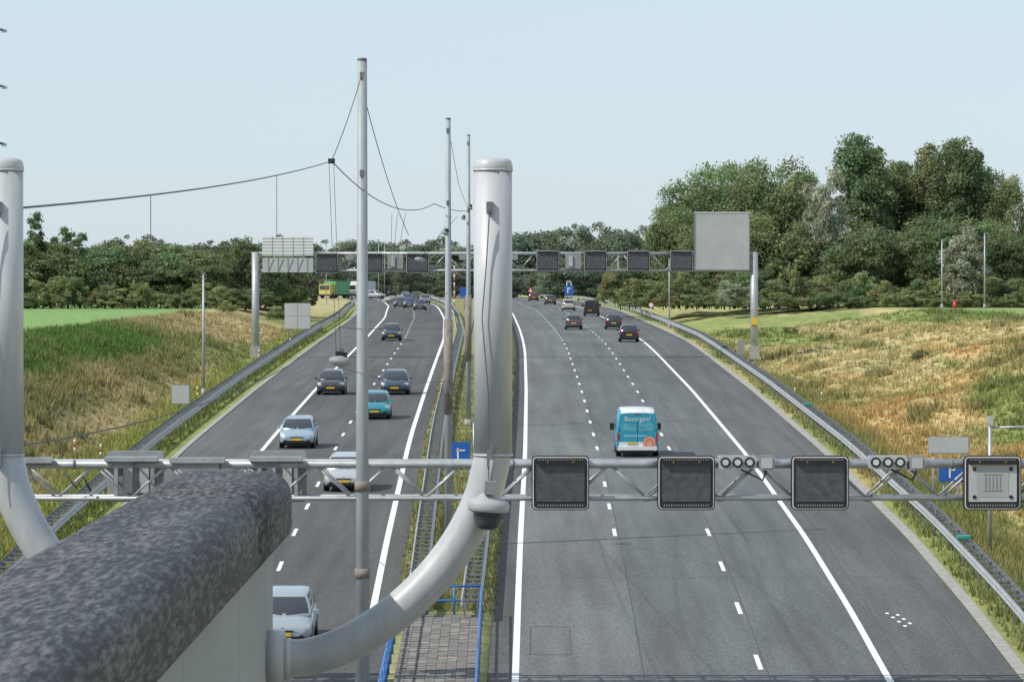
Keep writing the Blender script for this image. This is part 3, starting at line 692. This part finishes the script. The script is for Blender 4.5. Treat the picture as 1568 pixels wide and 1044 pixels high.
b=MB(); x,y=15.4,470; z=gz(x,y); b.tube([(x,y,z),(x,y,z+1.7)],.05,m_galv,8); b.tube([(x,y-.1,z+1.9),(x,y-.05,z+1.9)],.3,m_red,20); b.tube([(x,y-.12,z+1.9),(x,y-.101,z+1.9)],.22,m_whitep,20); b.obj('speed_limit_sign')
b=MB()
for k in range(12): b.tube([(-7.6,560,Z(-3.4+.55*k)),(-7.6,560,Z(-2.85+.55*k))],.08,m_red if k%2 else m_whitep,8)
b.obj('striped_post')
b=MB(); b.rrect(-6.3,560,Z(-.8),1.1,1.3,.05,.06,m_blue); b.tube([(-6.3,560.1,Z(-3.4)),(-6.3,560.1,Z(-.3))],.06,m_galv,8); b.obj('direction_sign')
b=MB(); x,y=16.9,150; z=gz(x,y); b.tube([(x,y,z),(x,y,Z(-4.7))],.07,m_galv,10); b.tube([(x,y,Z(-5.0)),(x+2.2,y,Z(-4.95))],.04,m_galv,8); b.rrect(x,y-.15,Z(-4.75),.18,.32,.05,.2,m_grey); b.obj('camera_mast')
b=MB()
for y in(233,330,148):
    x=float(cr(y))+15.3; b.box((x+.2,y,float(zr(y))+.85),(.5,.25,.14),m_teal)
b.obj('guardrail_reflector',bevel=.03)
b=MB(); b.tube([(48.6,466,FIELD),(48.6,466,FIELD+.8)],.2,m_red,12); b.tube([(48.6,466,FIELD+.8),(48.6,466,FIELD+.95)],[.2,.08],m_red,12); b.obj('fire_hydrant')

# pylon beyond the left edge
b=MB(); px,py=-55.5,430
for sx_ in(-1,1):
    for sy_ in(-1,1): b.tube([(px+sx_*3,py+sy_*3,FIELD),(px+sx_*.5,py+sy_*.5,Z(28))],.14,m_galvd,6)
for k in range(12):
    t=k/12; t2=(k+1)/12; a=3-2.5*t; c=3-2.5*t2; z1=FIELD+30.4*t; z2=FIELD+30.4*t2
    for s_ in(-1,1):
        b.tube([(px-a,py+s_*a,z1),(px+c,py+s_*c,z2)],.07,m_galvd,5); b.tube([(px+a,py+s_*a,z1),(px-c,py+s_*c,z2)],.07,m_galvd,5)
for zz in(25.9,20.2,14.4):
    for s_ in(-1,1):
        xe=px+s_*4.1
        b.tube([(px,py-.5,Z(zz+.9)),(xe,py,Z(zz))],.09,m_galvd,5); b.tube([(px,py+.5,Z(zz-.1)),(xe,py,Z(zz))],.09,m_galvd,5)
        for k in range(3): b.tube([(xe,py,Z(zz-.1*k)),(xe,py,Z(zz-.1*k-.05))],.28,m_galvd,10)
b.obj('electricity_pylon')

# ------------------------------------------------------------------ trees
m_bark=mat('bark',(.12,.105,.085),.9,var=.3,scale=5)
m_leaf=mat('foliage',(.07,.1,.03),.75,var=.22,scale=.6,attr='Col',trans=.36,spec=.2,inst=.16)
def tree_mesh(seed,h,w,th,n,leaf,base,elong=1.0,nb=90,asym=.25,full=False,bmin=.06,bmax=.15):
    r=np.random.default_rng(seed)
    ch=h-th; cz=th+ch*.5
    ph=r.random(4)*6.28
    P=[]
    while len(P)<nb:
        p=r.uniform(-1,1,3)
        pz=p[2]
        if full and pz<0: q=math.sqrt(p[0]**2+p[1]**2+pz**8)
        else: q=np.linalg.norm(p)
        ang=math.atan2(p[1],p[0])
        lim=.86+.14*math.sin(2*ang+ph[0]+2*pz)+.10*math.sin(3*ang+ph[1]-3*pz)
        if q>lim or q<.35: continue
        taper=1-.28*max(0,pz)
        P.append([p[0]*w*.5*taper*.9+asym*w*.12*math.sin(pz*4+seed),p[1]*w*.5*taper*.9,cz+pz*ch*.47+.04*ch*math.sin(5*ang+ph[2])])
    P=np.array(P); br=r.uniform(bmin,bmax,nb)*min(w,ch)*1.15
    shade=r.uniform(.7,1.3,nb); hue=r.uniform(-1,1,nb)
    k=r.choice(nb,n,p=br**2/np.sum(br**2))
    dv=r.normal(size=(n,3)); dv/=np.linalg.norm(dv,axis=1)[:,None]; dv[:,2]=np.where(dv[:,2]<-.4,-dv[:,2],dv[:,2])
    rad=br[k]*(.45+.6*r.random(n)**.7)*(1+np.clip(.14*r.normal(size=n),-.3,.3))
    c=P[k]+dv*rad[:,None]*np.array([1.1,1.1,.85*elong])
    c[:,2]=np.maximum(c[:,2],.15)
    nrm=dv+.7*r.normal(size=(n,3)); nrm/=np.linalg.norm(nrm,axis=1)[:,None]
    t=np.cross(nrm,r.normal(size=(n,3))); t/=np.linalg.norm(t,axis=1)[:,None]; bt=np.cross(nrm,t)
    s=leaf*(.45+.9*r.random(n))[:,None]
    V=np.stack([c-t*s*.5,c+bt*s*.28,c+t*s*.5,c-bt*s*.28],1).reshape(-1,3)
    F=np.arange(n*4).reshape(-1,4)
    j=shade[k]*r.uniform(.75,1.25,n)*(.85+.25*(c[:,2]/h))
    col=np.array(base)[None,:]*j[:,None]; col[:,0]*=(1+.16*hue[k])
    col=np.repeat(col,4,0)
    b=MB(); b.tube([(0,0,-.3),(w*.01,0,th*.5),(w*.02,.1,th),(0,0,th+ch*.55)],[h*.018,h*.014,h*.012,h*.004],m_bark,8)
    for q in r.choice(nb,min(9,nb),replace=False):
        z0=th*.8+r.random()*ch*.3; p=P[q]; b.tube([(0,0,z0),(p[0]*.5,p[1]*.5,(z0+p[2])*.5+.2),tuple(p)],[h*.009,h*.005,h*.002],m_bark,6)
    tv=np.array(b.v); tf=[f for f in b.f if len(f)==4]; tf=np.array(tf)+len(V)
    return npmesh('tree_crown',np.concatenate([V,tv]),np.concatenate([F,tf]),[m_leaf,m_bark],np.concatenate([col,np.tile([.1,.08,.06],(len(tv),1))]),False,np.concatenate([np.zeros(len(F)),np.ones(len(tf))]))
G1=(.185,.245,.10); G2=(.16,.22,.10); G3=(.235,.285,.11); G4=(.145,.20,.09); G_HAZE=(.19,.24,.155)
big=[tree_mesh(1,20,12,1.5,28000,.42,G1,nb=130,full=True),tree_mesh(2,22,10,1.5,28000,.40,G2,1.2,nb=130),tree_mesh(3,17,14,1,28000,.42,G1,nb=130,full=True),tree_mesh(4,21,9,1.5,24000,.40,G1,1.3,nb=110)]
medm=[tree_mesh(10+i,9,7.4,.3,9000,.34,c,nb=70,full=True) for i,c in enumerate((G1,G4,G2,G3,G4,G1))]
farm=[tree_mesh(20+i,9,7.4,.3,6500,.40,G_HAZE,nb=60,full=True) for i in range(4)]  # far crowns: aerial haze put into the leaf colour as a paler, bluer green
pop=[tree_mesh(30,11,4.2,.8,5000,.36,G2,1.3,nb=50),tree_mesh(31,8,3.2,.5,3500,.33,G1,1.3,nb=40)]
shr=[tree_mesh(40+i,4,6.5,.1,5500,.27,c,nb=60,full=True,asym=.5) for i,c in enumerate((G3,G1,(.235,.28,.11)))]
silver=tree_mesh(50,8,5,.3,7000,.32,(.32,.36,.25),nb=60,full=True)
def put(name,me,x,y,s=1,sz=None,parent=None,z=None):
    o=link(name,me,parent); o.location=(x,y,FIELD if z is None else z); o.rotation_euler=(0,0,random.random()*6.28); o.scale=(s,s,sz or s); return o
random.seed(21)
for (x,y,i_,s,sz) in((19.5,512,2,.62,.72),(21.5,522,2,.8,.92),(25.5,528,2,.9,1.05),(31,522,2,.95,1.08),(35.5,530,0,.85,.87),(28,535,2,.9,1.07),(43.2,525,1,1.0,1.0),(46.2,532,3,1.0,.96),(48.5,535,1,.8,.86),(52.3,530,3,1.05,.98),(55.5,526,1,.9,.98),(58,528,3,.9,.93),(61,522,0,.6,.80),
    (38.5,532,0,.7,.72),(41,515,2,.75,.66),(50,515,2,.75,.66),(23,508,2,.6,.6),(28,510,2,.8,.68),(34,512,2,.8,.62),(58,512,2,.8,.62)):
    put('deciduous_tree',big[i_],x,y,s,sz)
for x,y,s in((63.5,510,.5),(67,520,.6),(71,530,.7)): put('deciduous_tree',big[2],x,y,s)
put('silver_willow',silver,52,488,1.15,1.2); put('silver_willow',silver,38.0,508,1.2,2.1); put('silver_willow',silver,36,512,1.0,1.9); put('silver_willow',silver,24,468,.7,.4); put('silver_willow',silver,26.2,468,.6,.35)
sh=bpy.data.objects.new('shrub_belt',None); scene.collection.objects.link(sh)
x=14
while x<75:
    put('shrub',random.choice(medm),x,500+random.random()*10,.8+.45*random.random(),(.5+.5*min(1,max(0,(x-24)/10)))*(.75+.45*random.random()),sh)
    put('shrub',random.choice(shr),x,486+random.random()*10,.6+.6*random.random(),.45+.65*random.random(),sh)
    put('shrub',random.choice(shr),x+.7,482+random.random()*5,.5+.4*random.random(),.25+.3*random.random(),sh)
    x+=1.4+random.random()*1.4
for x in np.arange(13,32,1.8): put('shrub',random.choice(shr),x,500+random.random()*20,.8+.4*random.random(),.8+.6*random.random(),sh)
tb=bpy.data.objects.new('tree_belt',None); scene.collection.objects.link(tb)
x=-72
while x<-27:
    put('tree',random.choice(medm),x,470+random.random()*10,.75+.55*random.random(),.55+.36*random.random(),tb)
    put('tree',random.choice(medm),x+1,490+random.random()*12,.95+.45*random.random(),.70+.22*random.random(),tb)
    put('shrub',random.choice(shr),x,462+random.random()*4,.5+.5*random.random(),.35+.6*random.random(),tb)
    x+=1.4+random.random()*1.0
for (x,sz) in((-53.8,.97),(-52,.72),(-50,.82),(-48.6,.76),(-41,.95),(-39.6,.85)): put('poplar_tree',pop[0 if x<-45 else 1],x,478,.85,sz)
for x in np.arange(-29,-24,1.2): put('shrub',random.choice(shr),x,500,.5,.6,tb)
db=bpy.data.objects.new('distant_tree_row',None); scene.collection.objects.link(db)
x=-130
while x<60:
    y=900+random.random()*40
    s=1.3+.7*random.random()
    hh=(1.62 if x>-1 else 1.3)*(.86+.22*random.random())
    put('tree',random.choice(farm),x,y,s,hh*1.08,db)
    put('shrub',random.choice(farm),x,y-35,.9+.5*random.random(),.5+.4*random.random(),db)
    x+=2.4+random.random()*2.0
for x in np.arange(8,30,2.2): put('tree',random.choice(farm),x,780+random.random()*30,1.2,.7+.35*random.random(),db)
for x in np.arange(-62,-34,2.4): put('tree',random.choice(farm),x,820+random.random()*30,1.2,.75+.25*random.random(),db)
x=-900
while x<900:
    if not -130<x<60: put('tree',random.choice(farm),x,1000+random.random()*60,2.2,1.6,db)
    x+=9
bs_=bpy.data.objects.new('bank_bushes',None); scene.collection.objects.link(bs_)
for (o,d,s) in((20.5,140,.45),(21.5,146,.4),(20,172,.3),(27,290,.3),(31,300,.25),(38,330,.3),(24,380,.3)): put('bush',random.choice(shr),float(cr(d))+o,d,s,s*.6,bs_,z=float(h_right(np.array([o]),np.array([float(d)]))[0]))
for (o,d,s) in((22,430,.4),(18,455,.5)): put('bush',random.choice(shr),float(cl(d))-o,d,s,s*.7,bs_,z=float(h_left(np.array([o]),np.array([float(d)]))[0]))

# ------------------------------------------------------------------ light, sky, camera
el=math.radians(44); az=math.radians(-116)
sd=Vector((math.sin(az)*math.cos(el),math.cos(az)*math.cos(el),math.sin(el)))
sl=bpy.data.lights.new('sun','SUN'); sl.energy=3.9; sl.angle=math.radians(.6); sl.color=(1,.95,.86)
so=bpy.data.objects.new('sun',sl); scene.collection.objects.link(so); so.rotation_euler=(-sd).to_track_quat('-Z','Y').to_euler()
w=bpy.data.worlds.new('World'); scene.world=w; w.use_nodes=True
nt=w.node_tree; bg=nt.nodes['Background']; sky=nt.nodes.new('ShaderNodeTexSky'); sky.sky_type='NISHITA'; sky.sun_disc=False
sky.sun_elevation=el; sky.sun_rotation=az; sky.air_density=.9; sky.dust_density=.5; sky.ozone_density=3.0; sky.altitude=0
mx=nt.nodes.new('ShaderNodeMix'); mx.data_type='RGBA'; mx.inputs[0].default_value=.6
S=.12
tcw=nt.nodes.new('ShaderNodeTexCoord'); nzw=nt.nodes.new('ShaderNodeTexNoise'); nzw.inputs['Scale'].default_value=3; nzw.inputs['Detail'].default_value=5
mpw=nt.nodes.new('ShaderNodeMapping'); mpw.inputs['Scale'].default_value=(1,1,6); nt.links.new(tcw.outputs['Generated'],mpw.inputs[0]); nt.links.new(mpw.outputs[0],nzw.inputs[0])
mrw=nt.nodes.new('ShaderNodeMapRange'); mrw.inputs[3].default_value=.56; mrw.inputs[4].default_value=.74; nt.links.new(nzw.outputs[0],mrw.inputs[0]); nt.links.new(mrw.outputs[0],mx.inputs[0])
mx.inputs[7].default_value=(.70/S,.82/S,.94/S,1)
nt.links.new(sky.outputs[0],mx.inputs[6]); nt.links.new(mx.outputs[2],bg.inputs['Color']); bg.inputs['Strength'].default_value=S
cd=bpy.data.cameras.new('camera'); cam=bpy.data.objects.new('camera',cd); scene.collection.objects.link(cam)
cam.location=(0,0,ZC); cam.rotation_euler=(math.pi/2-math.atan(84/6500),0,0)
cd.sensor_width=36; cd.lens=36*6500/1568; cd.clip_start=.5; cd.clip_end=12000
cd.dof.use_dof=True; cd.dof.focus_distance=130; cd.dof.aperture_fstop=22
scene.camera=cam
scene.view_settings.view_transform='Standard'; scene.view_settings.look='None'; scene.view_settings.exposure=0
